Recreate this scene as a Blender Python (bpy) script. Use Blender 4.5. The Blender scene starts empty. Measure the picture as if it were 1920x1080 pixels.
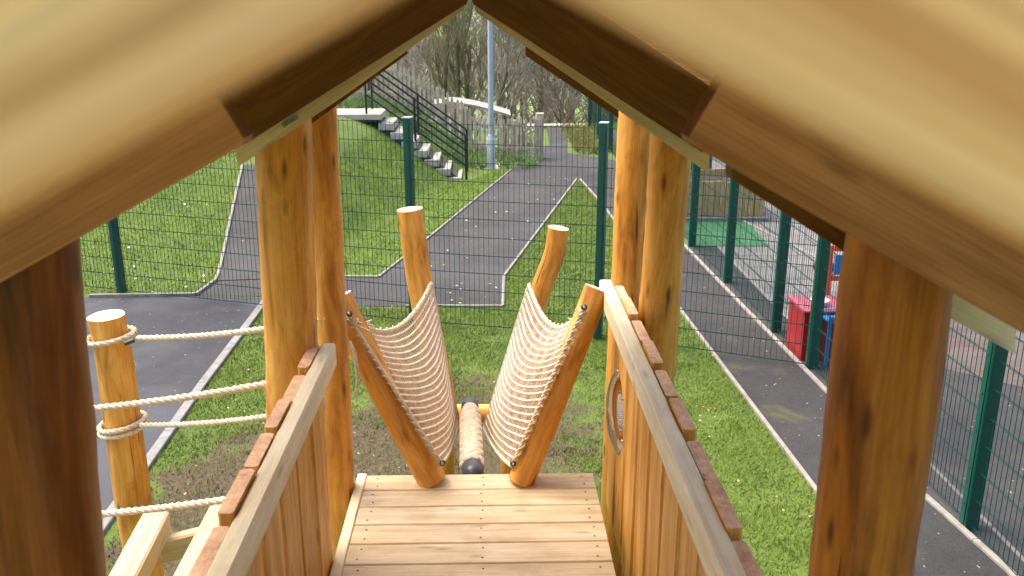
import bpy, math, random
import numpy as np
from mathutils import Vector, Matrix, noise as mnoise
random.seed(7); rng = np.random.default_rng(7)
S = bpy.context.scene
COL = S.collection
V = Vector

# ------------------------------------------------------------------ camera
F = 1700.0; H = 3.4
PITCH = math.atan(520.0/F); YAW = math.atan(45.0/F*math.cos(PITCH))
CF = V((math.sin(YAW)*math.cos(PITCH), math.cos(YAW)*math.cos(PITCH), -math.sin(PITCH)))
CR = V((math.cos(YAW), -math.sin(YAW), 0)); CU = CR.cross(CF)
CAM = V((0, 0, H))
def ray(px, py):
    return CF + CR*((px-960)/F) + CU*((540-py)/F)
def PZ(px, py, z=0.0):
    d = ray(px, py); return CAM + d*((z-H)/d.z)
def PY(px, py, y):
    d = ray(px, py); return CAM + d*(y/d.y)
cam = bpy.data.cameras.new('camera'); co = bpy.data.objects.new('camera', cam); COL.objects.link(co)
m = Matrix((CR, CU, -CF)).transposed().to_4x4(); m.translation = CAM; co.matrix_world = m
cam.sensor_width = 36; cam.lens = F/1920*36; cam.clip_start = 0.02; cam.clip_end = 3000
cam.dof.use_dof = True; cam.dof.focus_distance = 6.0; cam.dof.aperture_fstop = 7.0
S.camera = co

# ------------------------------------------------------------------ mesh builder
def frame(d, up=None):
    d = d.normalized()
    if up is None: up = V((0, 0, 1)) if abs(d.z) < .9 else V((0, 1, 0))
    up = (up - d*up.dot(d))
    if up.length < 1e-5: up = d.orthogonal()
    up.normalize(); return d, up.cross(d), up     # x, y, z
class MB:
    def __init__(s): s.v = []; s.f = []; s.g = []; s.mi = []; s.sm = []
    def add(s, vs, fs, gs=None, mi=0, sm=False):
        n = len(s.v); s.v += [tuple(p) for p in vs]
        s.g += [tuple(q) for q in (gs if gs is not None else vs)]
        for f in fs: s.f.append(tuple(i+n for i in f)); s.mi.append(mi); s.sm.append(sm)
    def prism(s, p0, p1, prof, up=None, mi=0, cap=None, seed=None, sm=False):
        """extrude a closed outline (local y,z) from p0 to p1"""
        p0, p1 = V(p0), V(p1); x, y, z = frame(p1-p0, up); L = (p1-p0).length
        o = V((random.uniform(-40, 40), random.uniform(-40, 40), random.uniform(-40, 40)))
        n = len(prof); vs = []; gs = []
        for t, p in ((0, p0), (L, p1)):
            for a, b in prof: vs.append(p + y*a + z*b); gs.append(o + V((t, a, b)))
        fs = [(i, (i+1) % n, n+(i+1) % n, n+i) for i in range(n)]
        s.add(vs, fs, gs, mi, sm)
        c = mi if cap is None else cap
        s.add(vs[:n], [tuple(range(n))[::-1]], gs[:n], c); s.add(vs[n:], [tuple(range(n))], gs[n:], c)
    def box(s, p0, p1, w, t, up=None, ch=.004, mi=0, cap=None):
        a, b = w/2, t/2; c = min(ch, a*.6, b*.6)
        s.prism(p0, p1, [(-a+c, -b), (a-c, -b), (a, -b+c), (a, b-c), (a-c, b), (-a+c, b), (-a, b-c), (-a, -b+c)], up, mi, cap)
    def tube(s, pts, r, n=6, mi=0, cap=True, capmi=None, wob=0.0, sm=True):
        pts = [V(p) for p in pts]; N = len(pts)
        rs = r if isinstance(r, (list, tuple)) else [r]*N
        o = V((random.uniform(-40, 40), random.uniform(-40, 40), random.uniform(-40, 40)))
        x, y, z = frame(pts[1]-pts[0]); vs = []; gs = []; L = 0
        for i, p in enumerate(pts):
            d = (pts[min(i+1, N-1)]-pts[max(i-1, 0)]).normalized()
            z = (z - d*z.dot(d)).normalized(); y = z.cross(d)
            if i: L += (p-pts[i-1]).length
            for k in range(n):
                a = 2*math.pi*k/n; ca, sa = math.cos(a), math.sin(a); rr = rs[i]
                if wob: rr *= 1 + wob*mnoise.noise(V((ca*1.3+o.x, sa*1.3+o.y, L*3.0+o.z))) + wob*.5*mnoise.noise(V((ca*2.6+o.x, sa*2.6+o.y, L*9+o.z)))
                vs.append(p + (y*ca + z*sa)*rr); gs.append(o + V((L, ca*rs[i], sa*rs[i])))
        fs = [(i*n+k, i*n+(k+1) % n, (i+1)*n+(k+1) % n, (i+1)*n+k) for i in range(N-1) for k in range(n)]
        s.add(vs, fs, gs, mi, sm)
        if cap:
            c = mi if capmi is None else capmi
            s.add(vs[:n], [tuple(range(n))[::-1]], gs[:n], c); s.add(vs[-n:], [tuple(range(n))], gs[-n:], c)
    def rope(s, pts, R, pitch=None, strands=3, n=6, mi=0):
        """laid rope: strands wound round a path"""
        pts = dense([V(p) for p in pts], R*.9); pitch = pitch or R*6.5
        N = len(pts); fr = []; x, y, z = frame(pts[1]-pts[0]); L = 0; Ls = []
        for i, p in enumerate(pts):
            d = (pts[min(i+1, N-1)]-pts[max(i-1, 0)]).normalized()
            z = (z - d*z.dot(d)).normalized(); y = z.cross(d); fr.append((y.copy(), z.copy()))
            if i: L += (p-pts[i-1]).length
            Ls.append(L)
        for k in range(strands):
            q = []
            for p, (y, z), l in zip(pts, fr, Ls):
                a = 2*math.pi*(l/pitch + k/strands); q.append(p + (y*math.cos(a)+z*math.sin(a))*R*.52)
            s.tube(q, R*.56, n, mi)
    def poly(s, pts, d, mi=0, gdir=None):
        """outline extruded along vector d (3-D boards cut to an outline)"""
        pts = [V(p) for p in pts]; d = V(d); n = len(pts)
        x = (gdir or (pts[1]-pts[0])).normalized(); z = d.normalized(); y = z.cross(x)
        o = V((random.uniform(-40, 40), random.uniform(-40, 40), random.uniform(-40, 40)))
        vs = pts + [p+d for p in pts]; gs = [o+V((p.dot(x), p.dot(y), p.dot(z))) for p in vs]
        nrm = sum((( pts[i]-pts[0]).cross(pts[(i+1) % n]-pts[0]) for i in range(1, n-1)), V((0, 0, 0)))
        flip = nrm.dot(d) > 0
        fs = [tuple(range(n)), tuple(range(n, 2*n))[::-1]] + [((i+1) % n, i, n+i, n+(i+1) % n) for i in range(n)]
        if flip: fs = [f[::-1] for f in fs]
        s.add(vs, fs, gs, mi)
    def ell(s, c, r, n=10, k=6, mi=0, ax=None):
        x, y, z = ax or (V((1, 0, 0)), V((0, 1, 0)), V((0, 0, 1))); c = V(c); vs = []
        for i in range(k+1):
            t = math.pi*i/k
            for j in range(n):
                a = 2*math.pi*j/n
                vs.append(c + x*(math.sin(t)*math.cos(a)*r[0]) + y*(math.sin(t)*math.sin(a)*r[1]) + z*(math.cos(t)*r[2]))
        s.add(vs, [(i*n+j, (i+1)*n+j, (i+1)*n+(j+1) % n, i*n+(j+1) % n) for i in range(k) for j in range(n)], None, mi, True)
    def build(s, name, mats, parent=None, origin=None, keep=None):
        me = bpy.data.meshes.new(name)
        origin = V(origin) if origin is not None else V((0, 0, 0))
        me.from_pydata([(a-origin.x, b-origin.y, c-origin.z) for a, b, c in s.v], [], s.f)
        for mt in (mats if isinstance(mats, (list, tuple)) else [mats]): me.materials.append(mt)
        me.polygons.foreach_set('material_index', s.mi); me.polygons.foreach_set('use_smooth', s.sm)
        at = me.attributes.new('g', 'FLOAT_VECTOR', 'POINT')
        at.data.foreach_set('vector', np.array(s.g, dtype=np.float32).ravel())
        me.update()
        o = bpy.data.objects.new(name, me); COL.objects.link(o)
        W = origin
        if parent is not None:
            o.parent = parent; pw = V(parent['_w']) if '_w' in parent else V((0, 0, 0))
            o.location = origin - pw
        else: o.location = origin
        o['_w'] = tuple(W); return o
def dense(pts, step):
    out = [pts[0]]
    for a, b in zip(pts, pts[1:]):
        n = max(1, int((b-a).length/step))
        out += [a.lerp(b, (i+1)/n) for i in range(n)]
    return out
def curve(pts, n=10):
    """Catmull-Rom through points"""
    pts = [V(p) for p in pts]; P = [pts[0]*2-pts[1]] + pts + [pts[-1]*2-pts[-2]]; out = []
    for i in range(1, len(P)-2):
        a, b, c, d = P[i-1:i+3]
        for k in range(n):
            t = k/n; out.append(.5*((2*b)+(c-a)*t+(2*a-5*b+4*c-d)*t*t+(3*b-a-3*c+d)*t**3))
    return out + [pts[-1]]
def tag(o, label=None, cat=None, group=None, kind=None):
    if label: o['label'] = label
    if cat: o['category'] = cat
    if group: o['group'] = group
    if kind: o['kind'] = kind
    return o
def thing(name, label, cat, loc=(0, 0, 0), group=None):
    o = bpy.data.objects.new(name, None); COL.objects.link(o); o.location = loc; o['_w'] = tuple(loc)
    o.empty_display_size = .2
    return tag(o, label, cat, group)

# ------------------------------------------------------------------ materials
def mat(name):
    mt = bpy.data.materials.new(name); mt.use_nodes = True; nt = mt.node_tree
    return mt, nt, nt.nodes['Principled BSDF']
def N(nt, t, **kw):
    n = nt.nodes.new(t)
    for k, v in kw.items():
        if k.startswith('i_'): n.inputs[k[2:].replace('_', ' ')].default_value = v
        else: setattr(n, k, v)
    return n
def ramp(nt, fac, stops):
    r = nt.nodes.new('ShaderNodeValToRGB'); e = r.color_ramp.elements
    while len(e) < len(stops): e.new(.5)
    for i, (p, c) in enumerate(stops): e[i].position = p; e[i].color = (*c, 1) if len(c) == 3 else c
    nt.links.new(fac, r.inputs[0]); return r.outputs[0]
def mix(nt, fac, a, b, mode='MIX'):
    n = nt.nodes.new('ShaderNodeMix'); n.data_type = 'RGBA'; n.blend_type = mode
    for sk, val in ((n.inputs[0], fac), (n.inputs[6], a), (n.inputs[7], b)):
        if hasattr(val, 'is_linked') or hasattr(val, 'links'): nt.links.new(val, sk)
        else: sk.default_value = val if not isinstance(val, tuple) or len(val) == 4 else (*val, 1)
    return n.outputs[2]
def coords(nt, scale, attr='g', obj=False):
    if obj: src = N(nt, 'ShaderNodeTexCoord').outputs['Object']
    else: src = N(nt, 'ShaderNodeAttribute', attribute_name=attr).outputs['Vector']
    mp = N(nt, 'ShaderNodeMapping'); mp.inputs['Scale'].default_value = scale; nt.links.new(src, mp.inputs[0]); return mp.outputs[0]
def noise(nt, vec, scale, detail=4, rough=.55, dist=0.0):
    n = N(nt, 'ShaderNodeTexNoise', i_Scale=scale, i_Detail=detail, i_Roughness=rough, i_Distortion=dist); nt.links.new(vec, n.inputs['Vector']); return n.outputs['Fac']
def bump(nt, h, b, s=.3, d=.01):
    n = N(nt, 'ShaderNodeBump', i_Strength=s, i_Distance=d); nt.links.new(h, n.inputs['Height']); nt.links.new(n.outputs[0], b.inputs['Normal'])
def wood(name, dark, mid, light, rough=.5, gs=1.0, knots=.6, coat=0.0, rings=.5, big=(1.1, 9, 9)):
    mt, nt, b = mat(name)
    f1 = noise(nt, coords(nt, tuple(q*gs for q in big)), 1.6, 5, .6, .8)
    f2 = noise(nt, coords(nt, (2.5*gs, 70*gs, 70*gs)), 1.0, 4, .6, .4)
    c = ramp(nt, f1, [(.28, dark), (.5, mid), (.72, light)])
    lines = ramp(nt, f2, [(.32, (.55, .5, .45)), (.55, (1, 1, 1)), (.8, (1.08, 1.06, 1.0))])
    c = mix(nt, rings, c, lines, 'MULTIPLY')
    # growth-ring bands
    w = N(nt, 'ShaderNodeTexWave', wave_type='BANDS', bands_direction='Y', i_Scale=6.0*gs, i_Distortion=5.0, i_Detail=2.0, i_Detail_Scale=.7)
    nt.links.new(coords(nt, (.5, 6, 3)), w.inputs['Vector'])
    wc = ramp(nt, w.outputs['Fac'], [(.0, (.72, .66, .58)), (.45, (1, 1, 1))])
    c = mix(nt, rings*.6, c, wc, 'MULTIPLY')
    # knots
    vo = N(nt, 'ShaderNodeTexVoronoi', i_Scale=1.0); nt.links.new(coords(nt, (4.5, 17, 17)), vo.inputs['Vector'])
    kr = ramp(nt, vo.outputs['Distance'], [(.07, (1, 1, 1)), (.2, (0, 0, 0))])
    c = mix(nt, kr if knots else 0.0, c, tuple(x*.34 for x in dark)+(1,)) if knots >= 1 else mix(nt, N2(nt, kr, knots), c, tuple(x*.4 for x in dark)+(1,))
    if coat > .09:
        ck = noise(nt, coords(nt, (1.3, 34, 34)), 1.0, 2, .5, .6)
        c = mix(nt, ramp(nt, ck, [(.70, (0, 0, 0)), (.735, (.85, .85, .85))]), c, tuple(x*.22 for x in dark)+(1,))
        bl = noise(nt, coords(nt, (6, 16, 16)), 1.0, 5, .7, 1.2)
        c = mix(nt, .55, c, ramp(nt, bl, [(.3, (.66, .58, .50)), (.48, (1, 1, 1)), (.7, (1.2, 1.18, 1.15))]), 'MULTIPLY')
    nt.links.new(c, b.inputs['Base Color']); b.inputs['Roughness'].default_value = rough; b.inputs['Specular IOR Level'].default_value = .32
    if coat: b.inputs['Coat Weight'].default_value = coat*.5; b.inputs['Coat Roughness'].default_value = .25
    bump(nt, f2, b, .25, .004); return mt
def streaks(m_, lo, hi):
    nt = m_.node_tree; b = nt.nodes['Principled BSDF']; src = b.inputs['Base Color'].links[0].from_socket
    f = noise(nt, coords(nt, (1.0, 62, 62)), 1.0, 3, .5, .3)
    nt.links.new(mix(nt, 1.0, src, ramp(nt, f, [(.34, lo), (.52, (1, 1, 1)), (.68, hi)]), 'MULTIPLY'), b.inputs['Base Color'])
def grime(m_, lo):
    nt = m_.node_tree; b = nt.nodes['Principled BSDF']; src = b.inputs['Base Color'].links[0].from_socket
    f = noise(nt, coords(nt, (1, 1, 1), obj=True), 5.0, 6, .7, .6)
    nt.links.new(mix(nt, 1.0, src, ramp(nt, f, [(.36, lo), (.55, (1, 1, 1))]), 'MULTIPLY'), b.inputs['Base Color'])
def N2(nt, colr, k):
    n = N(nt, 'ShaderNodeMath', operation='MULTIPLY'); nt.links.new(colr, n.inputs[0]); n.inputs[1].default_value = k; return n.outputs[0]
def plain(name, c, rough=.5, metal=0.0, var=.25, scale=6.0, obj=True, bmp=0.0):
    mt, nt, b = mat(name)
    f = noise(nt, coords(nt, (1, 1, 1), obj=obj), scale, 5, .6)
    nt.links.new(ramp(nt, f, [(.3, tuple(x*(1-var) for x in c)), (.7, tuple(min(1, x*(1+var)) for x in c))]), b.inputs['Base Color'])
    b.inputs['Roughness'].default_value = rough; b.inputs['Metallic'].default_value = metal
    if bmp: bump(nt, noise(nt, coords(nt, (1, 1, 1), obj=obj), scale*8, 4), b, bmp, .01)
    return mt
M = {}
M['log'] = wood('larch_log', (.33, .125, .016), (.69, .32, .048), (.83, .48, .12), .4, .9, .85, .15, .35, (1.8, 9, 9))
M['shaded_log'] = wood('shaded_post_log', (.14, .042, .005), (.42, .155, .018), (.64, .27, .04), .42, .9, .8, .1, .4, (1.2, 9, 9))  # near right post: shade under the roof is put into the log colour
M['deep_shaded_log'] = wood('deep_shaded_post_log', (.065, .018, .002), (.20, .064, .007), (.36, .13, .018), .42, .9, .8, .1, .45, (1.4, 12, 12))  # near left post: deeper shade painted in as a darker log colour
M['log_end'] = plain('sawn_log_end', (.80, .66, .46), .7, 0, .12, 20)
M['pine'] = wood('pale_pine', (.66, .53, .31), (.80, .69, .45), (.87, .79, .58), .6, 1.0, .5, 0, .3)
M['deck'] = wood('deck_pine', (.46, .34, .18), (.60, .47, .29), (.70, .59, .42), .62, 1.0, .5, 0, .4)
grime(M['deck'], (.87, .86, .84)); grime(M['pine'], (.90, .89, .86))
M['barge'] = wood('barge_pine', (.64, .31, .09), (.93, .57, .22), (.95, .75, .40), .55, 1.0, .2, 0, .7, (.8, 32, 32))
streaks(M['barge'], (.70, .56, .44), (1.06, 1.06, 1.02))
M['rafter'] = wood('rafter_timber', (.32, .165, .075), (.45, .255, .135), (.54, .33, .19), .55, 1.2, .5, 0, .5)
M['dark_shaded_rafter'] = wood('dark_shaded_rafter_timber', (.11, .046, .008), (.165, .075, .012), (.22, .105, .02), .5, 1.6, .3, 0, .5)  # deep roof shade on the ridge rafters is put into this colour
M['plank'] = wood('larch_plank', (.42, .17, .025), (.64, .32, .06), (.78, .45, .13), .5, 1.0, .6, .05, .5)
M['plank_end'] = wood('plank_end', (.58, .31, .16), (.74, .45, .26), (.82, .56, .36), .7, 1.0, .4, 0, .5)
M['rope'] = plain('hemp_rope', (.62, .52, .36), .85, 0, .2, 60)
M['net'] = plain('net_twine', (.78, .64, .49), .85, 0, .2, 40)
M['net_dark'] = plain('net_twine_fine', (.57, .44, .31), .85, 0, .25, 40)
M['plait'] = plain('plaited_rope', (.60, .46, .33), .9, 0, .3, 45, True, .4)
M['beam'] = wood('beam_pine', (.42, .32, .17), (.56, .45, .26), (.66, .55, .36), .6, 1.0, .6, 0, .4)
M['rubber'] = plain('black_rubber', (.035, .038, .045), .4, 0, .3, 15)
M['steel'] = plain('bolt_steel', (.55, .55, .55), .3, .9, .1, 20)
M['green'] = plain('green_powder_coat', (.004, .066, .044), .4, 0, .15, 8)
M['wire'] = plain('green_wire', (.007, .050, .038), .75, 0, .15, 8); M['wire'].node_tree.nodes['Principled BSDF'].inputs['Specular IOR Level'].default_value = .15
M['kerb'] = plain('concrete_edging', (.24, .22, .185), .85, 0, .25, 14, True, .3)
M['kerb_grey'] = plain('grey_edging', (.21, .20, .19), .85, 0, .25, 14, True, .3)
M['pad'] = plain('concrete_pad', (.42, .36, .30), .85, 0, .15, 5, True, .3)
M['stone'] = plain('stone_step', (.40, .37, .32), .85, 0, .35, 9, True, .5)
M['black'] = plain('black_paint', (.014, .014, .016), .4, 0, .2, 8)
M['galv'] = plain('galvanised_steel', (.40, .46, .50), .45, .2, .12, 5)
M['sticker'] = plain('white_band', (.8, .8, .8), .5, 0, .05, 5)
M['picket'] = plain('weathered_picket', (.50, .42, .30), .9, 0, .4, 7, True, .3)
M['shelter'] = plain('pale_roof_felt', (.30, .285, .25), .8, 0, .2, 3)
M['bark'] = plain('bark', (.13, .115, .08), .95, 0, .4, 3)
M['ivy_bark'] = plain('mossy_bark', (.16, .15, .08), .95, 0, .45, 3)
M['twig'] = plain('twigs', (.25, .215, .17), .95, 0, .3, 1)
M['twig_olive'] = plain('olive_twigs', (.27, .25, .12), .95, 0, .35, 1)
M['bramble'] = plain('bramble', (.15, .115, .08), .95, 0, .5, 1.2)
M['red'] = plain('red_plastic', (.30, .012, .016), .35, 0, .15, 4)
M['orange'] = plain('orange_red_paint', (.70, .085, .03), .4, 0, .12, 4)
M['blue'] = plain('blue_plastic', (.03, .20, .50), .35, 0, .2, 8)
M['pink'] = plain('pink_plastic', (.36, .05, .07), .35, 0, .2, 8)
M['white'] = plain('white_plastic', (.78, .76, .74), .4, 0, .05, 4)
M['lime'] = plain('lime_plastic', (.22, .42, .03), .4, 0, .15, 4)
M['maroon'] = plain('maroon_plastic', (.12, .01, .025), .4, 0, .15, 4)
M['teal'] = plain('teal_plastic', (.01, .10, .14), .4, 0, .2, 4)
M['mat'] = plain('green_safety_turf', (.035, .14, .05), .9, 0, .25, 5, True, .5)
M['plankwall'] = wood('planter_timber', (.34, .21, .09), (.52, .34, .16), (.62, .44, .24), .75, 1.0, .4, 0, .5)
M['brick'] = plain('brick_wall', (.36, .20, .155), .9, 0, .3, 2)
M['render'] = plain('pale_render', (.62, .58, .54), .9, 0, .12, 1)
M['slate'] = plain('slate_roof', (.15, .135, .14), .8, 0, .25, 1)
M['glass'] = plain('dark_window', (.05, .06, .07), .1, 0, .1, 1)
M['stamp'] = plain('green_stamp_ink', (.22, .36, .26), .7, 0, .2, 30)
M['ink'] = plain('dark_stamp_ink', (.06, .09, .07), .7, 0, .2, 30)
# clear acrylic
mt, nt, b = mat('clear_acrylic'); nt.nodes.remove(b)
tr_ = N(nt, 'ShaderNodeBsdfTransparent'); gl_ = N(nt, 'ShaderNodeBsdfGlossy', i_Roughness=.06); fr2 = N(nt, 'ShaderNodeFresnel', i_IOR=1.6); mx = N(nt, 'ShaderNodeMixShader')
tr_.inputs[0].default_value = (.94, .95, .97, 1)
nt.links.new(fr2.outputs[0], mx.inputs[0]); nt.links.new(tr_.outputs[0], mx.inputs[1]); nt.links.new(gl_.outputs[0], mx.inputs[2]); nt.links.new(mx.outputs[0], nt.nodes['Material Output'].inputs[0]); M['acrylic'] = mt
# tarmac
def tarmac(name, c, wet, moss):
    mt, nt, b = mat(name); co = coords(nt, (1, 1, 1), obj=True)
    f = noise(nt, co, 130, 3, .7); big = noise(nt, co, .8, 5, .6, .3); mid = noise(nt, co, 7, 5, .65)
    base = ramp(nt, f, [(.3, tuple(x*.55 for x in c)), (.55, c), (.78, tuple(min(1, x*2.3) for x in c))])
    base = mix(nt, .75, base, ramp(nt, big, [(.3, (.58, .58, .60)), (.7, (1.32, 1.30, 1.26))]), 'MULTIPLY')
    base = mix(nt, .5, base, ramp(nt, mid, [(.3, (.7, .7, .7)), (.7, (1.25, 1.25, 1.22))]), 'MULTIPLY')
    mo = N2(nt, ramp(nt, noise(nt, co, 1.5, 5, .65, .4), [(.56, (0, 0, 0)), (.70, (1, 1, 1))]), moss)
    base = mix(nt, mo, base, (.085, .08, .022, 1))
    sp = ramp(nt, noise(nt, co, 24, 2, .4), [(.735, (0, 0, 0)), (.76, (1, 1, 1))])
    base = mix(nt, N2(nt, sp, .7), base, (.42, .37, .29, 1))
    nt.links.new(base, b.inputs['Base Color'])
    nt.links.new(ramp(nt, noise(nt, co, .55, 3, .5), [(.45, (.85, .85, .85)), (.62, (.85-wet,)*3)]), b.inputs['Roughness'])
    b.inputs['Specular IOR Level'].default_value = .35; bump(nt, f, b, .35, .006); return mt
M['tarmac'] = tarmac('tarmac', (.047, .045, .044), .15, .2)
M['tarmac_wet'] = tarmac('damp_tarmac', (.038, .039, .044), .5, .1)
M['tarmac_side'] = tarmac('mossy_tarmac', (.036, .035, .0345), .15, .75)
# slabs
def slabs(name, a, c, g, sc, rw=.5, bh=.25):
    mt, nt, b = mat(name); co = coords(nt, (1, 1, 1), obj=True)
    br = N(nt, 'ShaderNodeTexBrick', i_Scale=sc); br.inputs['Color1'].default_value = (*a, 1); br.inputs['Color2'].default_value = (*c, 1); br.inputs['Mortar'].default_value = (*g, 1)
    br.inputs['Mortar Size'].default_value = .02; br.inputs['Brick Width'].default_value = rw; br.inputs['Row Height'].default_value = bh
    nt.links.new(co, br.inputs['Vector'])
    cc = mix(nt, .8, br.outputs['Color'], ramp(nt, noise(nt, co, 2.5, 6, .65), [(.3, (.6, .62, .58)), (.7, (1.25, 1.2, 1.2))]), 'MULTIPLY')
    nt.links.new(cc, b.inputs['Base Color']); b.inputs['Roughness'].default_value = .85; return mt
M['slabs'] = slabs('paving_slabs', (.185, .175, .165), (.155, .152, .148), (.09, .09, .08), 1.0, .9, .6)
M['redpave'] = slabs('red_brick_paving', (.10, .058, .047), (.105, .088, .08), (.07, .065, .058), 4.0)
# lawn ground and terrain
mt, nt, b = mat('ground_cover'); co = coords(nt, (1, 1, 1), obj=True)
n1 = noise(nt, co, 38, 4, .7); n2 = noise(nt, co, 1.3, 5, .6, .3); n3 = noise(nt, co, .012, 4, .5)
gr = ramp(nt, n1, [(.25, (.032, .058, .006)), (.5, (.085, .135, .014)), (.75, (.16, .205, .04))])
gr = mix(nt, .8, gr, ramp(nt, n2, [(.3, (.62, .74, .6)), (.7, (1.3, 1.18, 1.0))]), 'MULTIPLY')
so = ramp(nt, noise(nt, co, 26, 6, .75), [(.3, (.030, .021, .009)), (.55, (.085, .060, .028)), (.75, (.19, .15, .08))])
sa = N(nt, 'ShaderNodeAttribute', attribute_name='soil')
sf = N(nt, 'ShaderNodeMath', operation='MULTIPLY_ADD'); nt.links.new(noise(nt, co, 2.8, 6, .7, .5), sf.inputs[0]); sf.inputs[1].default_value = 1.5; sf.inputs[2].default_value = -.98
s2 = N(nt, 'ShaderNodeMath', operation='ADD'); nt.links.new(sf.outputs[0], s2.inputs[0]); nt.links.new(sa.outputs['Fac'], s2.inputs[1])
c = mix(nt, ramp(nt, s2.outputs[0], [(.3, (0, 0, 0)), (.62, (1, 1, 1))]), gr, so)
hill = ramp(nt, n3, [(.38, (.15, .13, .10)), (.47, (.19, .165, .125)), (.5, (.15, .27, .07)), (.66, (.20, .32, .10))])
ha = N(nt, 'ShaderNodeAttribute', attribute_name='far'); c = mix(nt, ha.outputs['Fac'], c, hill)
nt.links.new(c, b.inputs['Base Color']); b.inputs['Roughness'].default_value = .95; bump(nt, n1, b, .6, .03); M['ground'] = mt
def blade_mat(name, a, bb, c):
    mt, nt, b = mat(name); co = coords(nt, (1, 1, 1), obj=True)
    f = noise(nt, co, 1.6, 4, .6); f2 = noise(nt, co, 60, 1, .5)
    c1 = ramp(nt, f2, [(.3, a), (.5, bb), (.72, c)])
    nt.links.new(mix(nt, .8, c1, ramp(nt, f, [(.3, (.65, .78, .6)), (.7, (1.3, 1.15, 1.0))]), 'MULTIPLY'), b.inputs['Base Color'])
    b.inputs['Roughness'].default_value = .6; b.inputs['Specular IOR Level'].default_value = .25; return mt
M['bank_blade'] = blade_mat('bank_grass_blades', (.085, .16, .008), (.19, .31, .014), (.29, .37, .05))
M['blade'] = blade_mat('grass_blades', (.050, .095, .008), (.108, .175, .014), (.21, .255, .05))

# ------------------------------------------------------------------ terrain
E0 = PZ(958, 320); E1 = PZ(710, 521)
ed = (E0-E1).normalized(); en = V((-ed.y, ed.x, 0))     # points to the left (bank side)
def sstep(a, b, x): t = np.clip((x-a)/(b-a), 0, 1); return t*t*(3-2*t)
def hgt(x, y):
    x = np.asarray(x, float); y = np.asarray(y, float)
    d = (x-E1.x)*en.x + (y-E1.y)*en.y
    zb = np.interp(d, [0, .6, 1.0, 2.45, 3.0, 4.5, 30], [0, .0, .02, 1.08, 1.32, 1.35, 1.36])
    zr = np.interp(y, [11.75, 12.4, 17.3, 18.6, 400], [0, .12, 1.33, 1.37, 1.37])
    z = np.minimum(zb, zr)
    start = np.where(x < 1.35, 21.6, 29.0); start = 21.6 + (29.0-21.6)*sstep(1.0, 1.9, x)
    fall = np.clip((y-start), 0, None)
    z = z*(1-sstep(21.5, 30, y))
    z = z - np.interp(fall, [0, 2, 10, 40, 130, 480, 1500], [0, .35, 3.2, 7.0, 8.0, -6.5, -28])
    far = sstep(70, 160, y)
    return z + far*2.0*np.sin(x*.013+1.0)*np.cos(y*.011)
def hz(x, y): return float(hgt(x, y))
def HIT(px, py, lo=4.0, hi=600.0):
    d = ray(px, py); y = lo
    while y < hi:
        p = CAM + d*(y/d.y)
        if p.z <= hz(p.x, p.y): return p
        y += .03 if y < 40 else .5
    return CAM + d*(hi/d.y)
# soil mask (bare earth round the tower, thin grass elsewhere)
def soilf(x, y):
    a = np.exp(-(((x+.1)/1.35)**2 + ((y-6.8)/1.8)**2)) * 1.1
    b = np.exp(-(((x+1.75)/1.0)**2 + ((y-5.6)/1.6)**2)) * 1.3
    c = np.exp(-(((x-1.3)/.8)**2 + ((y-3.6)/1.1)**2)) * .6
    return np.clip(a+b+c, 0, 1.1)
xs = np.unique(np.concatenate([np.linspace(-900, -40, 14), np.linspace(-40, -9, 20), np.arange(-9, 9.01, .2), np.linspace(9, 40, 20), np.linspace(40, 900, 14)]))
ys = np.unique(np.concatenate([np.linspace(-60, -4, 10), np.arange(-4, 30.01, .2), np.linspace(30, 100, 40), np.linspace(100, 500, 50), np.linspace(500, 2200, 12)]))
X, Y = np.meshgrid(xs, ys); Z = hgt(X, Y)
mb = MB(); nx, ny = len(xs), len(ys)
mb.v = list(map(tuple, np.stack([X, Y, Z], -1).reshape(-1, 3))); mb.g = mb.v
mb.f = [(j*nx+i, j*nx+i+1, (j+1)*nx+i+1, (j+1)*nx+i) for j in range(ny-1) for i in range(nx-1)]
mb.mi = [0]*len(mb.f); mb.sm = [True]*len(mb.f)
g = mb.build('ground', M['ground']); tag(g, kind='structure')
at = g.data.attributes.new('soil', 'FLOAT', 'POINT'); at.data.foreach_set('value', soilf(X, Y).astype(np.float32).ravel())
at = g.data.attributes.new('far', 'FLOAT', 'POINT'); at.data.foreach_set('value', sstep(60, 90, Y).astype(np.float32).ravel())

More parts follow.
